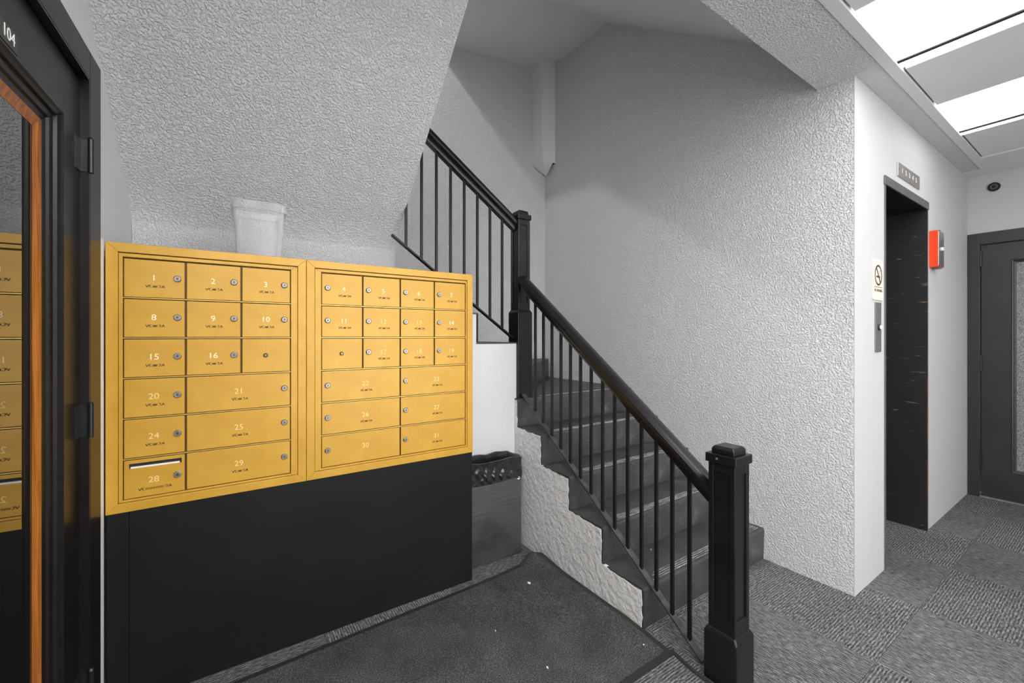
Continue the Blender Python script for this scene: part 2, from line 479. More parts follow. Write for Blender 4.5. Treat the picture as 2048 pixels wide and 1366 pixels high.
for k in range(-2, 2):
    x0 = 2.097+PER*k
    t = thing('ceiling_light', (x0+0.26, -0.78, HZ+0.028), lab[k], 'ceiling light', 'recessed hall ceiling lights')
    MB().box(x0, x0+0.525, -2.20, 0.640, HZ+0.002, HZ+0.010).build('diffuser', M['diffuser', k], t)
    MB().box(x0+0.545, x0+0.605, -2.20, 0.640, HZ-0.001, HZ+0.010).build('edge_strip', M['diffuser', k], t)
    MB().box(x0+0.525, x0+0.545, -2.20, 0.640, HZ-0.004, HZ+0.010).build('gap_shade', M['dark_gap'], t)  # dark strip painting the shade inside the open gap

# sloping and level underside of the flight above the lower flight
cz = lambda x: -0.187*(2.43-x)*0.75
up = MB()
def col(x, dz=0):
    return [(x, 0.9475, 2.780+cz(x)), (x, 2.444, 3.860+cz(x)), (x, YB, 3.895+cz(x)), (x, YB, 4.10), (x, 2.30, 4.05), (x, 0.9475, 3.02)]
a, b2 = col(1.38), col(XS)
up.loft([a, b2])
structure(up.build('ceiling_stair', M['stucco_soft']), 'smooth underside of the next flight above the lower stairs')

# hanging boxed post in the stairwell corner
cp = MB()
xp, yp = 2.4286, 3.1167
ring = lambda z, i, j=0: [(xp+i, yp+j, z), (XS, yp+j, z), (XS, YB, z), (xp+i, YB, z)]
cp.loft([ring(4.0, 0), ring(3.06, 0), ring(2.955, 0.012), ])
cp.add([(xp+0.012, yp, 2.955), (XS-0.03, yp, 2.955), (XS-0.01, YB-0.03, 2.87), (xp+0.05, YB-0.01, 2.92), (xp+0.012, YB, 2.955), (XS, YB, 2.955), (XS, yp, 2.955)],
       [(0, 1, 2, 3), (0, 3, 4), (1, 6, 5, 2), (2, 5, 4, 3)])
structure(cp.build('trim_1', M['stucco_soft']), 'boxed plaster post hanging in the stairwell corner')

# ================================================================== STAIRS
st = thing('staircase', (2.05, 1.9, 0), 'black rubber-covered stairs with rough white stringer climbing to a turn', 'staircase')
# solid body
ys = [Y1+RUN*k for k in range(5)]
prof = [(ys[0]+0.008, 0.0)]
for k in range(5):
    prof.append((ys[k]+0.008, RISE*(k+1)-0.008))
    if k < 4: prof.append((ys[k+1]+0.008, RISE*(k+1)-0.008))
prof += [(YB-0.002, 0.9-0.008), (YB-0.002, 0.0)]
MB().prism(prof, 'x', XL+0.012, XS-0.002).build('stair_body', M['plaster'], st)
# rough plaster skin on the open side, with ragged stepped top
sk = []
def jag(p, q, n, amp):
    out = []
    for i in range(n):
        t_ = i/n
        x = p[0]+(q[0]-p[0])*t_; z = p[1]+(q[1]-p[1])*t_
        out.append((x+random.uniform(-amp, amp), z+random.uniform(-amp, amp)))
    return out
corner = [(ys[0]+0.004, 0.0)]
for k in range(5):
    corner.append((ys[k]+0.010, RISE*(k+1)-0.016))
    if k < 4: corner.append((ys[k+1]+0.006, RISE*(k+1)-0.002))
corner.append((YW+0.02, 0.9-0.01))
for p, q in zip(corner[:-1], corner[1:]):
    sk += jag(p, q, 9, 0.0055)
sk += [(YW+0.02, 0.885), (YW+0.02, 0.0)]
MB().prism(sk, 'x', XL-0.004, XL+0.014).build('stringer', M['plaster'], st)
# covered steps: tread with rounded nose plus riser
def step_profile(y, z, yn, th=0.008):
    """riser face at y from z-RISE to z, tread back to yn"""
    r = 0.012
    p = [(y, z-RISE+0.001)]
    for k in range(6):
        a_ = math.pi*k/5*0.5
        p.append((y-0.004+r-r*math.cos(a_), z-r+r*math.sin(a_)))
    p += [(yn, z), (yn, z-th), (y+th, z-th), (y+th, z-RISE+0.001)]
    return p
for k in range(5):
    y, z = ys[k], RISE*(k+1)
    yn = ys[k+1]+0.006 if k < 4 else 2.30
    sp = MB().prism(step_profile(y, z, yn), 'x', XL-0.001, XS-0.0005).build('step', M['rubber'], st, smooth=True)
    rb = MB()
    if k < 4:
        for q in range(4):
            yy = y+0.018+q*0.013
            rb.box(XL+0.07+0.025*q, XS-0.03, yy, yy+0.0045, z-0.001, z+0.0024)
    else:
        for q in range(2):
            yy = y+0.022+q*0.016
            rb.box(XL+0.2, XS-0.15, yy, yy+0.005, z-0.001, z+0.0022)
    rb.build('nosing_ribs', M['ribs'], sp)
lp = [(XL+0.0, 2.298), (XS-0.0005, 2.298), (XS-0.0005, YB-0.002), (XL, YB-0.002)]
MB().prism(lp, 'z', 0.892, 0.9).build('landing', M['rubber'], st)
wp = [(1.646, 2.332), (2.10, 2.765), (XS-0.0005, 3.22), (XS-0.0005, YB-0.002), (XL+0.03, YB-0.002), (XL+0.03, 2.332)]
MB().prism(wp, 'z', 0.9, 1.08).build('winder_step', M['rubber'], st, bevel=0.008)
# second flight climbing to the left
f2 = thing('upper_flight', (1.2, 2.7, 0), 'white plastered side of the second stair flight behind the mailboxes', 'staircase')
RX = [XL+0.012, 1.235, 0.985, 0.812]
prof2 = [(RX[0], 0.0), (RX[0], 1.252)]
for k in range(1, 3):
    prof2 += [(RX[k], 1.26+RISE*(k-1)-0.008), (RX[k], 1.26+RISE*k-0.008)]
prof2 += [(RX[3], 1.612), (RX[3], 0.0)]
MB().prism(prof2, 'y', YW, YB-0.002).build('flight_body', M['stucco_soft'], f2)
for k in range(3):
    x0, x1, z = RX[k+1], RX[k], 1.26+RISE*k
    MB().prism([(x0, z-0.008), (x1+0.006, z-0.008), (x1+0.006, z-RISE+0.002), (x1+0.012, z-RISE+0.002), (x1+0.012, z-0.008), (x1+0.008, z), (x0, z)], 'y', YW-0.004, YB-0.002).build('step', M['rubber'], f2)

# ------------------------------------------------------------------ railings
def sweep(mb, prof, p0, p1, side, mi=0):
    """prof: (offset along side, offset up); vertical end cuts"""
    s = Vector(side)
    r0 = [Vector(p0)+s*a+Vector((0, 0, c)) for a, c in prof]
    r1 = [Vector(p1)+s*a+Vector((0, 0, c)) for a, c in prof]
    mb.loft([r0, r1], mi)
HR = [(-0.020, -0.062), (0.020, -0.062), (0.025, -0.046), (0.023, -0.036), (0.040, -0.024), (0.043, -0.008), (0.038, 0.010), (0.024, 0.019), (0, 0.022),
      (-0.024, 0.019), (-0.038, 0.010), (-0.043, -0.008), (-0.040, -0.024), (-0.023, -0.036), (-0.025, -0.046)]

def newel(parent, cx, cy, z0, zb, zt, s=1.0, mat_=None):
    """base block to zb, panelled shaft, stepped cap to zt"""
    mat_ = mat_ or M['black']
    n = thing_part('newel_post', (cx, cy, z0), parent)
    hb, hs, hc = 0.063*s, 0.051*s, 0.059*s
    def ring(h, z): return [(cx-h, cy-h, z), (cx+h, cy-h, z), (cx+h, cy+h, z), (cx-h, cy+h, z)]
    base = MB().loft([ring(hb, z0), ring(hb, zb-0.014), ring(hs+0.002, zb+0.004)])
    zc = zt-0.062
    # shaft core and raised frame, leaving sunk panels
    sh = MB()
    c = hs-0.007
    sh.box(cx-c, cx+c, cy-c, cy+c, zb-0.02, zc)
    fw = 0.020*s
    for sx in (-1, 1):
        for sy in (-1, 1):
            x0, x1 = sorted((cx+sx*hs, cx+sx*(hs-fw))); y0, y1 = sorted((cy+sy*hs, cy+sy*(hs-fw)))
            sh.box(x0, x1, y0, y1, zb-0.01, zc)
    for (z_0, z_1) in ((zb-0.01, zb+0.055), (zc-0.035, zc)):
        sh.box(cx-hs+0.001, cx+hs-0.001, cy-hs+0.001, cy+hs-0.001, z_0, z_1)
    ca = MB()
    ca.box(cx-hc, cx+hc, cy-hc, cy+hc, zc, zc+0.034)
    h2 = 0.043*s
    ca.loft([ring(h2, zc+0.034), ring(h2, zc+0.052), ring(h2-0.008, zc+0.062)])
    return base, sh, ca

def thing_part(*a): return None

lr = thing('stair_railing', (1.565, 1.6, 0), 'black iron and wood railing with newel post beside the lower stairs', 'railing', 'stair railings')
NX, NY = 1.565, 0.865
ba, sh, ca = newel(lr, NX, NY, 0.0, 0.198, 0.886)
nb = sh.build('newel_post', M['black'], lr, bevel=0.003)
ba.build('base_block', M['black'], nb, bevel=0.005)
cpo = ca.build('cap', M['black'], nb, bevel=0.003)
MB().cyl((NX-0.0585, NY+0.012, 0.842), (NX-0.062, NY+0.012, 0.842), 0.004, n=10).build('nail_head', M['stainless'], nb)
RXc = 1.565
zr = lambda y: 0.700+0.747*(y-0.954)+0.03         # handrail reference height
mb = MB(); sweep(mb, HR, (RXc, 0.905, zr(0.905)), (RXc, 2.205, zr(2.205)), (1, 0, 0))
mb.build('handrail', M['black'], lr, smooth=True)
zb_ = lambda y: 0.022+0.743*(y-0.988)
mb = MB(); sweep(mb, [(-0.016, -0.005), (0.016, -0.005), (0.016, 0.005), (-0.016, 0.005)], (RXc, 0.965, zb_(0.965)), (RXc, 2.20, zb_(2.20)), (1, 0, 0))
mb.build('bottom_bar', M['iron_worn'], lr)
for k in range(14):
    y = 1.028+(2.079-1.028)*k/13
    MB().box(RXc-0.007, RXc+0.007, y-0.007, y+0.007, zb_(y), zr(y)-0.05).build('baluster', M['iron'], lr, bevel=0.0015)

ur = thing('stair_railing', (1.2, 2.29, 1.26), 'black railing with square newel post climbing left behind the mailboxes', 'railing', 'stair railings')
N2X, N2Y = 1.586, 2.272
ba, sh, ca = newel(ur, N2X, N2Y, 0.9, 1.466, 2.12, 0.90)
nb = sh.build('newel_post', M['black'], ur, bevel=0.0025)
ba.build('base_block', M['black'], nb, bevel=0.004)
ca.build('cap', M['black'], nb, bevel=0.003)
URY = 2.285
zr2 = lambda x: 2.015+0.705*(1.622-x)*1.0-0.02
mb = MB(); sweep(mb, HR, (1.545, URY, zr2(1.545)), (0.70, URY, zr2(0.70)), (0, 1, 0))
mb.build('handrail', M['black'], ur, smooth=True)
zb2 = lambda x: 1.285+0.712*(1.535-x)
mb = MB(); sweep(mb, [(-0.016, -0.005), (0.016, -0.005), (0.016, 0.005), (-0.016, 0.005)], (1.535, URY, zb2(1.535)), (0.735, URY, zb2(0.735)), (0, 1, 0))
mb.build('bottom_bar', M['iron'], ur)
for k in range(8):
    x = 0.815+(1.452-0.815)*k/7
    MB().box(x-0.007, x+0.007, URY-0.007, URY+0.007, zb2(x), zr2(x)-0.05).build('baluster', M['iron'], ur, bevel=0.0015)

# ================================================================== DOOR 104 (left)
d1 = thing('door_1', LW0, 'black glazed wooden door numbered 104 at the left edge', None, kind='structure', org=(0, 0, 0), rz=LW_ANG)
cs = MB()
cs.box(-0.018, 0, DY1, DY1+0.108, 0, DZ+0.088).box(-0.018, 0, DY0-0.108, DY0, 0, DZ+0.088).box(-0.018, 0, DY0, DY1, DZ, DZ+0.088)
cs.build('casing', M['black_door'], d1, bevel=0.002)
MB().box(-0.20, -0.165, DY0-0.1, DY1+0.1, 0, DZ+0.1).build('light_stop', M['dark_gap'], d1)  # added sheet behind the leaf, stops daylight leaking round it
jb = MB()
jb.box(-0.16, -0.001, DY1-0.006, DY1, 0, DZ).box(-0.16, -0.001, DY0, DY0+0.006, 0, DZ).box(-0.16, -0.001, DY0+0.006, DY1-0.006, DZ-0.006, DZ)
jb.build('jamb', M['black_door'], d1)
LX = -0.023                                      # face of the leaf
LY0, LY1, LZ = DY0+0.010, DY1-0.010, DZ-0.012
GY1, GY0, GZ0, GZ1 = 1.685, 1.068, 0.28, 1.928
lf = MB()
for (y0, y1, z0, z1) in ((GY1, LY1, 0.01, LZ), (LY0, GY0, 0.01, LZ), (GY0, GY1, GZ1, LZ), (GY0, GY1, 0.01, GZ0)):
    lf.box(LX-0.044, LX, y0, y1, z0, z1)
leaf = lf.build('door_leaf', M['black_door'], d1)
def frame_ring(mb, e0, d0, e1, d1_, mi=0):
    """sloped picture-frame strip between inset e0 at depth d0 and inset e1 at depth d1"""
    def rg(e, d): return [(LX-d, GY0+e, GZ0+e), (LX-d, GY1-e, GZ0+e), (LX-d, GY1-e, GZ1-e), (LX-d, GY0+e, GZ1-e)]
    mb.loft([rg(e0, d0), rg(e1, d1_)], mi, caps=False)
mo = MB()
for (e0, d0, e1, e_d) in ((-0.004, -0.004, 0.004, -0.006), (0.004, -0.006, 0.009, -0.001), (0.009, -0.001, 0.016, 0.004), (0.016, 0.004, 0.018, 0.012), (0.018, 0.012, 0.032, 0.015), (0.032, 0.015, 0.036, 0.021), (0.036, 0.021, 0.050, 0.024)):
    frame_ring(mo, e0, d0, e1, e_d)
mo.build('glazing_moulding', M['black_door'], leaf)
be = MB(); frame_ring(be, 0.050, 0.024, 0.054, 0.0255); frame_ring(be, 0.054, 0.0255, 0.076, 0.034)
be.build('glazing_bead', M['wood'], leaf)
MB().box(LX-0.040, LX-0.0345, GY0+0.05, GY1-0.05, GZ0+0.05, GZ1-0.05).build('glass_pane', M['glass'], leaf)
pl = MB().box(LX, LX+0.003, 1.322, 1.421, 1.936, 1.982).build('number_plate', M['black'], leaf, bevel=0.001)
nm = text_mesh('104', 0.040, M['white_mark'], '+x', 0.0003, 0.95)
place('number', nm, (LX+0.0034, 1.379, 1.960), pl)
for zc in (1.861, 1.036, 0.205):
    h = MB().cyl((0.004, DY1-0.010, zc-0.052), (0.004, DY1-0.010, zc+0.052), 0.0075, n=12)
    for q in (-0.021, 0.021): h.cyl((0.004, DY1-0.010, zc+q-0.001), (0.004, DY1-0.010, zc+q+0.001), 0.0083, n=12)
    h.cyl((0.004, DY1-0.010, zc+0.052), (0.004, DY1-0.010, zc+0.058), 0.009, 0.005, n=12)
    h.box(LX, LX+0.0025, DY1-0.045, DY1-0.011, zc-0.05, zc+0.05)
    h.box(LX, 0.0, DY1-0.0085, DY1-0.0062, zc-0.05, zc+0.05)
    h.build('hinge', M['hinge'], d1, smooth=True)

# ================================================================== MAILBOXES
YM = 1.976
UX0, USPL, UX1 = -0.3575*1.0066, 0.2675, 1.071
UZ0, UZ1 = 0.682, 1.626
kz = 1.0066
# black boxed base
bs = thing('mailbox_cabinet', (0.36, 2.2, 0), 'black boarded base under the yellow mailboxes', 'cabinet')
MB().box(UX0+0.062, UX1-0.002, YM+0.004, YM+0.022, 0, UZ0-0.001).build('front_board', M['panel_black'], bs, bevel=0.001)
MB().box(UX0+0.004, UX0+0.061, YM+0.004, YM+0.022, 0, UZ0-0.001).build('edge_board', M['panel_black'], bs, bevel=0.001)
MB().box(UX1-0.020, UX1-0.002, YM+0.022, 2.225, 0, UZ0-0.001).box(UX0+0.010, UX1-0.020, YM+0.15, YM+0.17, 0, UZ0-0.001).build('side_board', M['panel_black'], bs)

# shared lock meshes
def lock_mesh(r, mats):
    mb = MB()
    mb.cyl((0, 0.002, 0), (0, -0.004, 0), r, r, 20, 0); mb.cyl((0, -0.004, 0), (0, -0.0075, 0), r, r*0.70, 20, 0)
    mb.cyl((0, -0.0070, 0), (0, -0.0082, 0), r*0.58, r*0.52, 20, 1)
    mb.box(-0.0009, 0.0009, -0.0086, -0.008, -r*0.36, r*0.36, 2)
    return mb.mesh('lock', mats, (0, 0, 0), 0, True)
M['core'] = plain('lock core', (0.20, 0.19, 0.18, 1), 0.3, 0.9)
LK = lock_mesh(0.0122, [M['chrome'], M['core'], M['dark_gap']])
LKB = lock_mesh(0.0085, [M['bronze'], M['chrome_dark'], M['chrome']])
def scribble(n_mid, w_):
    """smudged handwriting: open V, curl, blurred bars, curl and A strokes"""
    mb = MB(); y0, y1 = -0.0006, 0.0
    def stroke(x0, z0, x1, z1, t_=0.0011):
        d = Vector((x1-x0, 0, z1-z0)); nrm = Vector((-d.z, 0, d.x)).normalized()*t_
        p = [(x0+nrm.x, z0+nrm.z), (x0-nrm.x, z0-nrm.z), (x1-nrm.x, z1-nrm.z), (x1+nrm.x, z1+nrm.z)]
        mb.prism(p, 'y', y0, y1)
    h = 0.0042
    stroke(-w_, h, -w_+0.004, -h); stroke(-w_+0.004, -h, -w_+0.008, h); stroke(-w_+0.008, h, -w_+0.010, h*0.2)
    stroke(-w_+0.012, h, -w_+0.017, h, 0.0008); stroke(-w_+0.011, h, -w_+0.011, -h*0.6); stroke(-w_+0.011, -h*0.8, -w_+0.018, -h, 0.0008)
    for i in range(n_mid):
        x = -w_+0.020+(2*w_-0.042)*i/max(1, n_mid-1)
        stroke(x, -h*0.8, x+0.0008, h*0.7, 0.0007)
        if i < n_mid-1 and i % 2 == 0: stroke(x, h*0.6, x+0.004, h*0.5, 0.0006); stroke(x, -h*0.7, x+0.004, -h*0.7, 0.0006)
    stroke(w_-0.018, h, w_-0.012, h, 0.0008); stroke(w_-0.012, h, w_-0.012, -h*0.4); stroke(w_-0.012, -h*0.6, w_-0.016, -h, 0.0008)
    stroke(w_-0.009, -h, w_-0.004, h); stroke(w_-0.004, h, w_, -h); stroke(w_-0.007, -h*0.2, w_-0.002, -h*0.2, 0.0008)
    return mb.mesh('ink_label', [M['ink']], (0, 0, 0))
SCR = scribble(7, 0.0265); SCRL = scribble(15, 0.046)

def bank(name, x0, x1, dx0, dx1, ncol, rows, label, lock_side):
    t = thing(name, ((x0+x1)/2, YM+0.12, UZ0), label, 'mailboxes', 'yellow mailbox banks')
    dz0, dz1 = 1.3-0.5735*kz, 1.3+0.2765*kz
    ph = (dz1-dz0)/6; pw = (dx1-dx0)/ncol
    fw = 0.032
    fr = MB()
    def ringbar(mb, a0, a1, b0, b1, wl, wr, wb, wt, y0, y1):
        # mitred rectangular ring
        o_ = [(a0, b0), (a1, b0), (a1, b1), (a0, b1)]; i_ = [(a0+wl, b0+wb), (a1-wr, b0+wb), (a1-wr, b1-wt), (a0+wl, b1-wt)]
        for k in range(4):
            j = (k+1) % 4
            mb.prism([o_[k], o_[j], i_[j], i_[k]], 'y', y0, y1)
    ringbar(fr, x0+0.0008, x1-0.0008, UZ0, UZ1, fw, fw, fw, fw, YM, YM+0.012)
    fr.build('frame', M['gold'], t, bevel=0.0012)
    ix0, ix1, iz0, iz1 = x0+fw, x1-fw, UZ0+fw, UZ1-fw
    inn = MB()
    ringbar(inn, ix0+0.002, ix1-0.002, iz0+0.0015, iz1-0.003, dx0-ix0-0.002, ix1-dx1-0.002, max(0.004, dz0-iz0-0.001), max(0.004, iz1-dz1-0.003), YM+0.003, YM+0.014)
    inn.build('inner_frame', M['gold'], t, bevel=0.001)
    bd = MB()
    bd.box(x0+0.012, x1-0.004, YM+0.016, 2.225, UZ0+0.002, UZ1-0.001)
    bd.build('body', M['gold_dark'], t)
    # shelf edges between rows
    for r in range(1, 6):
        z = dz1-ph*r
        MB().box(dx0, dx1, YM+0.0035, YM+0.016, z-0.0022, z+0.0012).build('shelf_edge', M['gold_edge'], t, bevel=0.0005, seg=1)
    for r, row in enumerate(rows):
        c = 0
        for (num, span, style) in row:
            a0 = dx0+pw*c; a1 = a0+pw*span; z1 = dz1-ph*r; z0 = z1-ph
            c += span
            zc = (z0+z1)/2
            g = 0.0032
            db = MB()
            yd = YM+0.0065
            if style == 'slot':
                s0, s1, q0, q1 = a0+0.016, a1-0.012, z1-0.036, z1-0.018
                db.box(a0+g, a1-g, yd, yd+0.006, z0+g, q0).box(a0+g, a1-g, yd, yd+0.006, q1, z1-g-0.002)
                db.box(a0+g, s0, yd, yd+0.006, q0, q1).box(s1, a1-g, yd, yd+0.006, q0, q1)
            else:
                db.box(a0+g, a1-g, yd, yd+0.006, z0+g, z1-g-0.002)
            org = ((a0+a1)/2, yd, zc)
            d = db.build('mailbox_door', M['gold'], t, bevel=0.0 if style == 'slot' else 0.0012, org=org)
            # rolled hinge edge
            hs = a0+g if lock_side == 'r' else a1-g
            if style == 'slot':
                MB().box(s0-0.004, s1+0.004, yd+0.006, yd+0.009, q0-0.004, q1+0.004).build('slot_back', M['dark_gap'], d)
                MB().box(s0+0.004, s1-0.006, yd+0.0045, yd+0.006, q0, q0+0.006).build('letter_edge', M['mail'], d)
            lz = zc+0.004
            if style == 'blank':
                place('lock', LKB, ((a0+a1)/2-0.004, yd, zc), d)
                continue
            lx = a1-0.024 if lock_side == 'r' else a0+0.026
            place('lock', LK, (lx, yd, lz if style != 'slot' else zc-0.006), d)
            nx = (a0+a1)/2-0.004 if lock_side == 'r' else (a0+a1)/2+0.006*span
            if span == 2 and lock_side == 'r': nx = (a0+a1)/2-0.008
            nz = zc+0.002 if style != 'slot' else zc-0.012
            faint = num in FAINT
            place('numeral', text_mesh(num, 0.030, M['num_faint'] if faint else M['num'], '-y', 0.0003, 1.05), (nx, yd-0.0005, nz), d)
            if num != '30':
                place('ink_label', SCRL if style == 'slot' else SCR, (nx+0.004, yd-0.0001, nz-0.030), d)
    return t
FAINT = {'20', '21', '24', '25', '26', '27', '23', '29', '28', '22', '30', '31', '19', '18', '17', '13', '12'}
rowsL = [[('1', 1, 'n'), ('2', 1, 'n'), ('3', 1, 'n')], [('8', 1, 'n'), ('9', 1, 'n'), ('10', 1, 'n')], [('15', 1, 'n'), ('16', 1, 'n'), ('', 1, 'blank')],
         [('20', 1, 'n'), ('21', 2, 'n')], [('24', 1, 'n'), ('25', 2, 'n')], [('28', 1, 'slot'), ('29', 2, 'n')]]
rowsR = [[('4', 1, 'n'), ('5', 1, 'n'), ('6', 1, 'n'), ('7', 1, 'n')], [('11', 1, 'n'), ('12', 1, 'n'), ('13', 1, 'n'), ('14', 1, 'n')],
         [('', 1, 'blank'), ('17', 1, 'n'), ('18', 1, 'n'), ('19', 1, 'n')], [('22', 2, 'n'), ('23', 2, 'n')], [('26', 2, 'n'), ('27', 2, 'n')], [('30', 2, 'n'), ('31', 2, 'n')]]
bank('mailbox_bank', UX0, USPL, -0.3152, 0.2088, 3, rowsL, 'yellow bank of mailboxes three doors wide, next to the black door', 'r')
bank('mailbox_bank', USPL, UX1, 0.3266, 1.0302, 4, rowsR, 'yellow bank of mailboxes four doors wide, next to the stairs', 'l')

# clear plastic tub on top of the mailboxes
tb = thing('plastic_tub', (0.10, 2.09, UZ1), 'empty clear plastic tub standing on top of the mailboxes', 'tub')
TX, TY = 0.098, 2.085
def rsq(h, z, rr_=0.03, n=6):
    out = []
    for (sx, sy, a0) in ((1, 1, 0), (-1, 1, 90), (-1, -1, 180), (1, -1, 270)):
        for k in range(n):
            a_ = R(a0+90*k/(n-1))
            out.append((TX+sx*(h-rr_)+rr_*math.cos(a_), TY+sy*(h-rr_)+rr_*math.sin(a_), z))
    return out
H0, H1, TH = 0.080, 0.091, 0.222
tub = MB()
tub.loft([rsq(H0-0.004, UZ1+0.001), rsq(H0, UZ1+0.004), rsq(H1, UZ1+TH-0.033), rsq(H1, UZ1+TH-0.03), rsq(H1-0.002, UZ1+TH-0.03), rsq(H0-0.002, UZ1+0.006), rsq(H0-0.006, UZ1+0.004)])
tub.build('bucket', M['clear'], tb, smooth=True)
rim = MB()
rim.loft([rsq(H1, UZ1+TH-0.034), rsq(H1+0.006, UZ1+TH-0.034), rsq(H1+0.007, UZ1+TH-0.003), rsq(H1+0.004, UZ1+TH), rsq(H1+0.001, UZ1+TH-0.003), rsq(H1-0.001, UZ1+TH-0.03)], caps=False)
rim.build('rim', M['clear'], tb, smooth=True)

# ================================================================== WASTE BIN
bn = thing('waste_bin', (1.265, 2.14, 0), 'brushed steel waste bin with black liner beside the stair stringer', 'bin')
BX0, BX1, BY0, BY1, BZ = 1.085, 1.448, 2.066, 2.222, 0.56
bb = MB()
th = 0.006
bb.box(BX0, BX1, BY0, BY0+th, 0.004, BZ).box(BX0, BX1, BY1-th, BY1, 0.004, BZ).box(BX0, BX0+th, BY0+th, BY1-th, 0.004, BZ).box(BX1-th, BX1, BY0+th, BY1-th, 0.004, BZ).box(BX0+th, BX1-th, BY0+th, BY1-th, 0.004, 0.012)
bb.build('bin_body', M['steel'], bn)
# liner draped over the rim, with gathered folds
def fold(p, z):
    a_ = 0.55*math.sin(38*p+52*z+2.2*math.sin(15*p)) + 0.35*math.sin(83*p-64*z+1.7*math.sin(22*p+30*z)) + 0.25*math.sin(140*p+120*z)
    return 0.0075*max(0.0, 0.55+a_)
def rect_ring(e, z, amp=0.0, zamp=0.0, nx=96, ny=36):
    out = []
    x0, x1, y0, y1 = BX0-e, BX1+e, BY0-e, BY1+e
    def ad(x, y, nxv, nyv, p):
        f_ = fold(p, z)*amp
        out.append((x+nxv*f_, y+nyv*f_, z+zamp*math.sin(31*p+1.3*math.sin(17*p))))
    for i in range(nx): ad(x0+(x1-x0)*i/nx, y0, 0, -1, (x1-x0)*i/nx)
    for i in range(ny): ad(x1, y0+(y1-y0)*i/ny, 0.6, 0, 0.4+(y1-y0)*i/ny)
    for i in range(nx): ad(x1-(x1-x0)*i/nx, y1, 0, 0, 0.6+(x1-x0)*i/nx)
    for i in range(ny): ad(x0, y1-(y1-y0)*i/ny, 0, 0, 1.0+(y1-y0)*i/ny)
    return out
rings = []
NR = 22
for k in range(NR+1):
    z = 0.455+(0.572-0.455)*k/NR
    rings.append(rect_ring(0.0012, z, amp=0.35+0.65*math.sin(math.pi*min(1, 0.15+k/NR)), zamp=0.004))
rings += [rect_ring(0.0005, 0.580, 0.3, 0.004), rect_ring(-0.004, 0.581, 0, 0.004), rect_ring(-0.009, 0.572, 0, 0.004), rect_ring(-0.013, 0.50), rect_ring(-0.022, 0.32)]
lb = MB(); lb.loft(rings, caps=False)
lb.add(rect_ring(-0.022, 0.32), [tuple(range(264))])
lb.build('bin_liner', M['bag'], bn, smooth=True)
MB().cyl((BX1-0.020, BY0+0.001, 0.452), (BX1-0.020, BY0-0.0035, 0.452), 0.009, n=14).build('sticker', M['num'], bn)

# ================================================================== MAT
mtg = thing('door_mat', (0.7, 1.5, 0), 'dark grey ribbed floor mat with black rubber edge in front of the mailboxes', 'mat')
def mat_pt(u, v_):
    """u 0..1 left-right, v 0..1 near-far"""
    x = -0.30+u*1.802
    yn = 1.055; yf = 1.872+0.075*u+0.03*max(0, (u-0.75)/0.25)**2
    y = yn+v_*(yf-yn)
    s_ = max(0.0, (x-1.36)/0.085)
    s_ = s_*s_*(3-2*min(1, s_)) if s_ < 1 else 1
    far = max(0.0, (v_-0.72)/0.28); far = far*far*(3-2*far)
    nearf = min(1.0, max(0.0, (v_-0.02)/0.25))
    z = 0.007+s_*(0.016*nearf+0.034*far) + 0.002*math.sin(9*u+5*v_)*max(0, 1-abs(v_-0.5)*2)
    x -= s_*0.012*far
    cr = max(0.0, (u-0.93)/0.07)*max(0.0, (v_-0.88)/0.12)
    y -= 0.055*cr*cr; x -= 0.02*cr*cr
    return (x, y, z)
NU, NV = 60, 30
def grid(u0, u1, v0, v1, nu, nv, dz):
    mb = MB(); top = []
    for j in range(nv+1):
        for i in range(nu+1):
            p = mat_pt(u0+(u1-u0)*i/nu, v0+(v1-v0)*j/nv); top.append((p[0], p[1], p[2]+dz))
    bot = [(p[0], p[1], p[2]-0.0055-dz) for p in top]
    n = len(top); fs = []
    for j in range(nv):
        for i in range(nu):
            a_ = j*(nu+1)+i; q = (a_, a_+1, a_+nu+2, a_+nu+1)
            fs.append(q); fs.append(tuple(n+k for k in reversed(q)))
    for i in range(nu):
        fs.append((i, n+i, n+i+1, i+1)); a_ = nv*(nu+1)+i; fs.append((a_, a_+1, n+a_+1, n+a_))
    for j in range(nv):
        a_ = j*(nu+1); c_ = a_+nu+1; fs.append((a_, c_, n+c_, n+a_)); a_ += nu; c_ += nu; fs.append((a_, n+a_, n+c_, c_))
    mb.add(top+bot, fs); return mb
grid(0, 1, 0, 1, NU, NV, 0).build('rubber_backing', M['mat_rubber'], mtg, smooth=True)
grid(0.012, 0.986, 0.030, 0.970, NU, NV, 0.0022).build('pile', M['mat'], mtg, smooth=True)
# loose rubber edging running from the mat corner to the newel
ed = MB()
pth = [(1.512, 1.075), (1.500, 1.02), (1.492, 0.97), (1.488, 0.90), (1.486, 0.82)]
for p, q in zip(pth[:-1], pth[1:]):
    ed.loft([[(p[0]-0.010, p[1], 0.0005), (p[0]+0.010, p[1], 0.0005), (p[0]+0.006, p[1], 0.006), (p[0]-0.006, p[1], 0.006)],
             [(q[0]-0.010, q[1], 0.0005), (q[0]+0.010, q[1], 0.0005), (q[0]+0.006, q[1], 0.006), (q[0]-0.006, q[1], 0.006)]])
tag(ed.build('rubber_edging', M['mat_rubber']), 'thin black rubber edging strip between mat corner and newel post', 'edging')

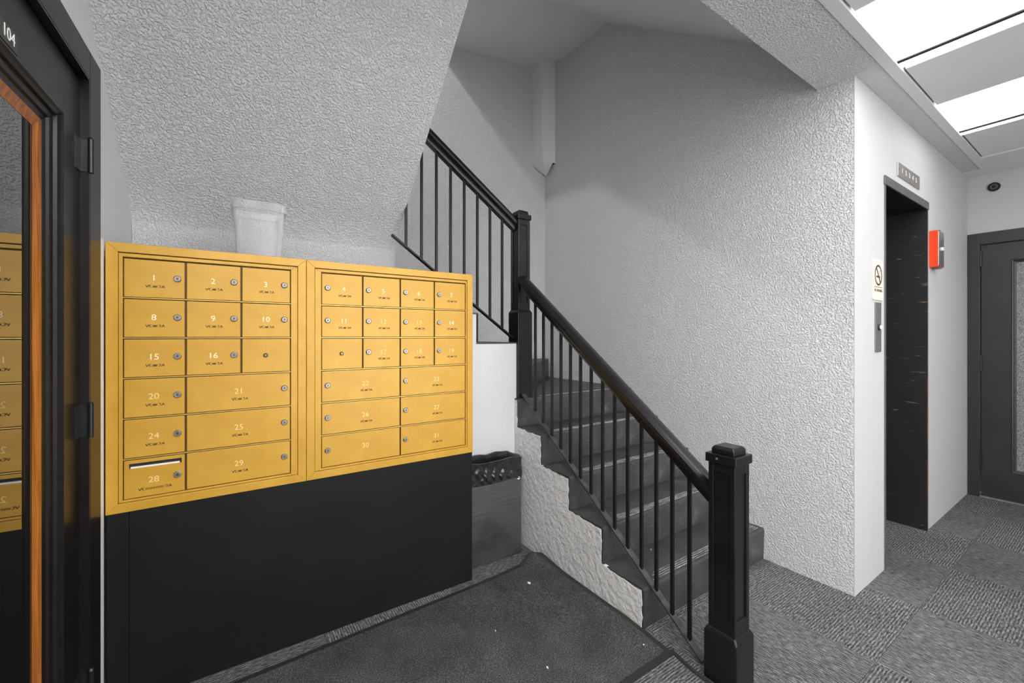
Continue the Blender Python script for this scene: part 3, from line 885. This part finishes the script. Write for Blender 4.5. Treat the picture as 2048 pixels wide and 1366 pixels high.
# paper scraps
def scrap(x, y, z, s, label, mat_='mail', rot=0.3):
    pts_ = []
    rnd = random.Random(int(x*1000))
    for k in range(7):
        a_ = 2*math.pi*k/7+rot; r_ = s*rnd.uniform(0.55, 1.0)
        pts_.append((x+r_*math.cos(a_)*0.6, y+r_*math.sin(a_)))
    mb = MB().prism(pts_, 'z', z, z+0.0025)
    for i in range(7): v_ = mb.v[7+i]; mb.v[7+i] = (v_[0], v_[1], v_[2]+rnd.uniform(0, 0.004))
    tag(mb.build('paper_scrap', M[mat_]), label, 'scrap', 'scraps on the floor')
def fpt(px, py, z=0.0):
    d = F_PX*(HC-z)/(py-672); t_ = (px-1024)/F_PX
    return d*(0.556+0.831*t_), d*(0.831-0.556*t_)
for (px, py, s, lb_) in ((1058, 1166, 0.013, 'largest torn white paper scrap on the mat near the bin'), (1095, 1336, 0.008, 'small white paper scrap near the front edge of the mat'),
                         (1287, 1291, 0.006, 'tiny white scrap on the mat corner near the newel post'), (991, 1262, 0.004, 'tiny white speck in the middle of the mat')):
    x, y = fpt(px, py, 0.010); scrap(x, y, 0.0094, s, lb_)
x, y = fpt(1302, 1100, 0.18); scrap(x, y, 0.1805, 0.006, 'tiny yellow scrap lying on the lowest stair tread', 'yellow_bit')

# ================================================================== ELEVATOR DOORWAY
e = thing('door_3', ((EX0+EX1)/2, YE, 0), 'dark elevator doorway with grey header and scratched black jamb', None, kind='structure')
MB().box(EX0-0.022, EX1+0.022, YE-0.008, YE-0.0005, EZ-0.008, EZ+0.042).build('header', M['elev_trim'], e, bevel=0.001)
MB().box(EX0-0.014, EX0, YE-0.005, YE-0.0005, 0, EZ-0.008).build('side_trim', M['elev_trim'], e)
MB().box(EX1, EX1+0.014, YE-0.005, YE-0.0005, 0, EZ-0.008).build('side_trim', M['elev_trim'], e)
MB().box(EX1-0.004, EX1, YE-0.0045, YE+0.30, 0, EZ).build('jamb', M['jamb'], e)
for (za, zb) in ((0.08, 0.16), (0.22, 0.47), (0.50, 0.53), (0.58, 0.86), (0.90, 1.02), (1.10, 1.16), (1.40, 1.44)):
    MB().box(EX1-0.0046, EX1-0.0012, YE-0.0056, YE-0.0040, za, zb).build('worn_edge', M['wood'], e)
MB().box(EX0, EX0+0.004, YE-0.0045, YE+0.30, 0, EZ).build('jamb', M['jamb'], e)
MB().box(EX0+0.004, EX1-0.004, YE, YE+0.30, EZ-0.008, EZ).build('head_lining', M['black'], e)
MB().box(EX0-0.1, EX1+0.1, YE+0.30, YE+0.34, 0, EZ+0.1).build('elevator_door', M['elev_trim'], e)

# hall lantern plate above
ip = thing('floor_indicator', (3.45, YE, 2.237), 'steel floor indicator plate with five slots above the elevator', 'indicator')
MB().box(3.236, 3.669, YE-0.006, YE-0.0003, 2.237, 2.320).build('plate', M['stainless'], ip, bevel=0.002)
for k in range(5):
    x = 3.315+0.069*k
    place('numeral', text_mesh(str(k+1), 0.042, M['white_mark'], '-y', 0.0004, 1.25), (x, YE-0.0066, 2.280), ip)
for x in (3.252, 3.653): MB().cyl((x, YE-0.006, 2.2785), (x, YE-0.0075, 2.2785), 0.004, n=10).build('screw', M['grey_plate'], ip)
# no smoking sign
ns = thing('no_smoking_sign', (2.904, YE, 1.493), 'cream no smoking sign beside the elevator doorway', 'sign')
sp_ = []
for (cx, cz_, a0) in ((2.982-0.014, 1.711-0.014, 0), (2.826+0.014, 1.711-0.014, 90), (2.826+0.014, 1.493+0.014, 180), (2.982-0.014, 1.493+0.014, 270)):
    for k in range(5): sp_.append((cx+0.014*math.cos(R(a0+22.5*k)), cz_+0.014*math.sin(R(a0+22.5*k))))
MB().prism(sp_, 'y', YE-0.005, YE-0.0003).build('plate', M['cream'], ns, bevel=0.001)
sy = MB(); ccx, ccz = 2.906, 1.628
n_ = 36
for k in range(n_):
    a0, a1 = 2*math.pi*k/n_, 2*math.pi*(k+1)/n_
    sy.prism([(ccx+r*math.cos(a), ccz+r*math.sin(a)) for r, a in ((0.056, a0), (0.056, a1), (0.046, a1), (0.046, a0))], 'y', YE-0.0058, YE-0.005)
dx, dz = math.cos(R(-52)), math.sin(R(-52))
sy.prism([(ccx-dx*0.05-dz*0.005, ccz-dz*0.05+dx*0.005), (ccx+dx*0.05-dz*0.005, ccz+dz*0.05+dx*0.005), (ccx+dx*0.05+dz*0.005, ccz+dz*0.05-dx*0.005), (ccx-dx*0.05+dz*0.005, ccz-dz*0.05-dx*0.005)], 'y', YE-0.0060, YE-0.005)
sy.build('prohibition_symbol', M['brown_print'], ns)
cg = MB()
cg.box(ccx-0.030, ccx+0.018, YE-0.0057, YE-0.005, ccz-0.013, ccz-0.003).box(ccx+0.021, ccx+0.026, YE-0.0057, YE-0.005, ccz-0.013, ccz-0.003)
for q in range(3): cg.box(ccx+0.018+0.004*q, ccx+0.021+0.004*q, YE-0.0057, YE-0.005, ccz+0.002+0.009*q, ccz+0.010+0.009*q)
cg.build('cigarette', M['brown_print'], ns)
MB().box(2.843, 2.968, YE-0.0056, YE-0.005, 1.562, 1.565).build('rule_line', M['brown_print'], ns)
place('lettering', text_mesh('NO SMOKING', 0.020, M['brown_print'], '-y', 0.0004, 0.95), (2.906, YE-0.0054, 1.545), ns)
# call button plate
cbp = thing('call_button_plate', (2.908, YE, 1.2135), 'narrow grey elevator call button plate under the no smoking sign', 'call button')
MB().box(2.865, 2.951, YE-0.006, YE-0.0003, 1.2135, 1.481).build('plate', M['grey_plate'], cbp, bevel=0.0015)
MB().cyl((2.908, YE-0.006, 1.347), (2.908, YE-0.014, 1.347), 0.017, 0.015, 20).build('button_collar', M['dark_gap'], cbp)
MB().cyl((2.908, YE-0.014, 1.347), (2.908, YE-0.018, 1.347), 0.012, 0.011, 20).build('button', M['white_mark'], cbp)
for z in (1.236, 1.459): MB().cyl((2.908, YE-0.006, z), (2.908, YE-0.0075, z), 0.005, n=10).build('screw', M['stainless'], cbp)
# red key box
kb = thing('fire_key_box', (3.98, YE, 1.763), 'small red fire service key box right of the elevator doorway', 'key box')
MB().box(3.91, 4.05, YE-0.042, YE-0.0003, 1.763, 2.007).build('case', M['red'], kb, bevel=0.003)
MB().box(3.914, 4.046, YE-0.047, YE-0.042, 1.768, 2.002).build('front_plate', M['chrome'], kb, bevel=0.002)
MB().cyl((3.985, YE-0.047, 1.886), (3.985, YE-0.056, 1.886), 0.012, n=16).build('lock', M['white_mark'], kb)
MB().box(3.965, 4.005, YE-0.040, YE-0.01, 2.007, 2.016).box(3.965, 4.005, YE-0.040, YE-0.01, 1.754, 1.763).build('lug', M['grey_plate'], kb)

# ================================================================== FAR DOOR
d2 = thing('door_2', (XE, 0.3, 0), 'black door with obscured glass at the end of the hall', None, kind='structure')
cs = MB()
cs.box(XE-0.018, XE, FY1-0.002, YE-0.004, 0, FZ+0.09).box(XE-0.018, XE, FY0-0.07, FY0+0.002, 0, FZ+0.09).box(XE-0.018, XE, FY0+0.002, FY1-0.002, FZ-0.002, FZ+0.09)
cs.build('casing', M['black_sheen'], d2, bevel=0.002)
QY0, QY1, QZ0, QZ1 = 0.02, 0.545, 0.242, 1.885
lf = MB()
for (y0, y1, z0, z1) in ((QY1, FY1-0.008, 0.012, FZ-0.008), (FY0+0.004, QY0, 0.012, FZ-0.008), (QY0, QY1, QZ1, FZ-0.008), (QY0, QY1, 0.012, QZ0)):
    lf.box(XE+0.006, XE+0.05, y0, y1, z0, z1)
l2 = lf.build('door_leaf', M['black_sheen'], d2)
mo = MB()
for (e0, dd0, e1, dd1) in ((-0.012, 0.004, -0.008, 0.000), (-0.008, 0.000, 0.0, 0.004), (0.0, 0.004, 0.002, 0.016), (0.002, 0.016, 0.014, 0.020)):
    rg = lambda e_, d_: [(XE+d_, QY0+e_, QZ0+e_), (XE+d_, QY1-e_, QZ0+e_), (XE+d_, QY1-e_, QZ1-e_), (XE+d_, QY0+e_, QZ1-e_)]
    mo.loft([rg(e0, dd0), rg(e1, dd1)], 0, caps=False)
mo.build('glazing_moulding', M['black_sheen'], l2)
MB().box(XE+0.020, XE+0.026, QY0+0.002, QY1-0.002, QZ0+0.002, QZ1-0.002).build('glass_pane', M['obscure'], l2)
for (za, zb) in ((1.86, 1.985), (1.02, 1.145), (0.245, 0.37)):
    MB().cyl((XE-0.006, FY1-0.006, za), (XE-0.006, FY1-0.006, zb), 0.008, n=12).build('hinge', M['hinge'], d2, smooth=True)
MB().box(XE+0.155, XE+0.19, FY0-0.1, FY1+0.1, 0, FZ+0.1).build('light_stop', M['dark_gap'], d2)  # unseen blocker added against light leaks around the far door
MB().box(XE-0.01, XE+0.05, FY0, FY1, 0, 0.010).build('threshold', M['stainless'], d2)
# wall dome
dm = thing('dome_camera', (XE, 0.645, 2.455), 'small round black dome camera on the white wall above the far door', 'camera')
MB().cyl((XE-0.0003, 0.645, 2.487), (XE-0.012, 0.645, 2.487), 0.036, 0.034, 28).build('housing', M['dome'], dm, smooth=True)
MB().cyl((XE-0.012, 0.645, 2.487), (XE-0.018, 0.645, 2.487), 0.023, 0.019, 24).build('lens_ring', M['dome2'], dm, smooth=True)
MB().cyl((XE-0.018, 0.645, 2.487), (XE-0.022, 0.645, 2.487), 0.011, 0.008, 20).build('lens', M['dome'], dm, smooth=True)

# ================================================================== lamp on the floor above (lights the well from high on the left)
ll = bpy.data.lights.new('stairwell lamp', 'POINT'); ll.energy = UPPER_W; ll.shadow_soft_size = 0.06
lo = bpy.data.objects.new('stairwell_lamp', ll); COL.objects.link(lo); lo.location = (0.05, 2.3, 4.95)
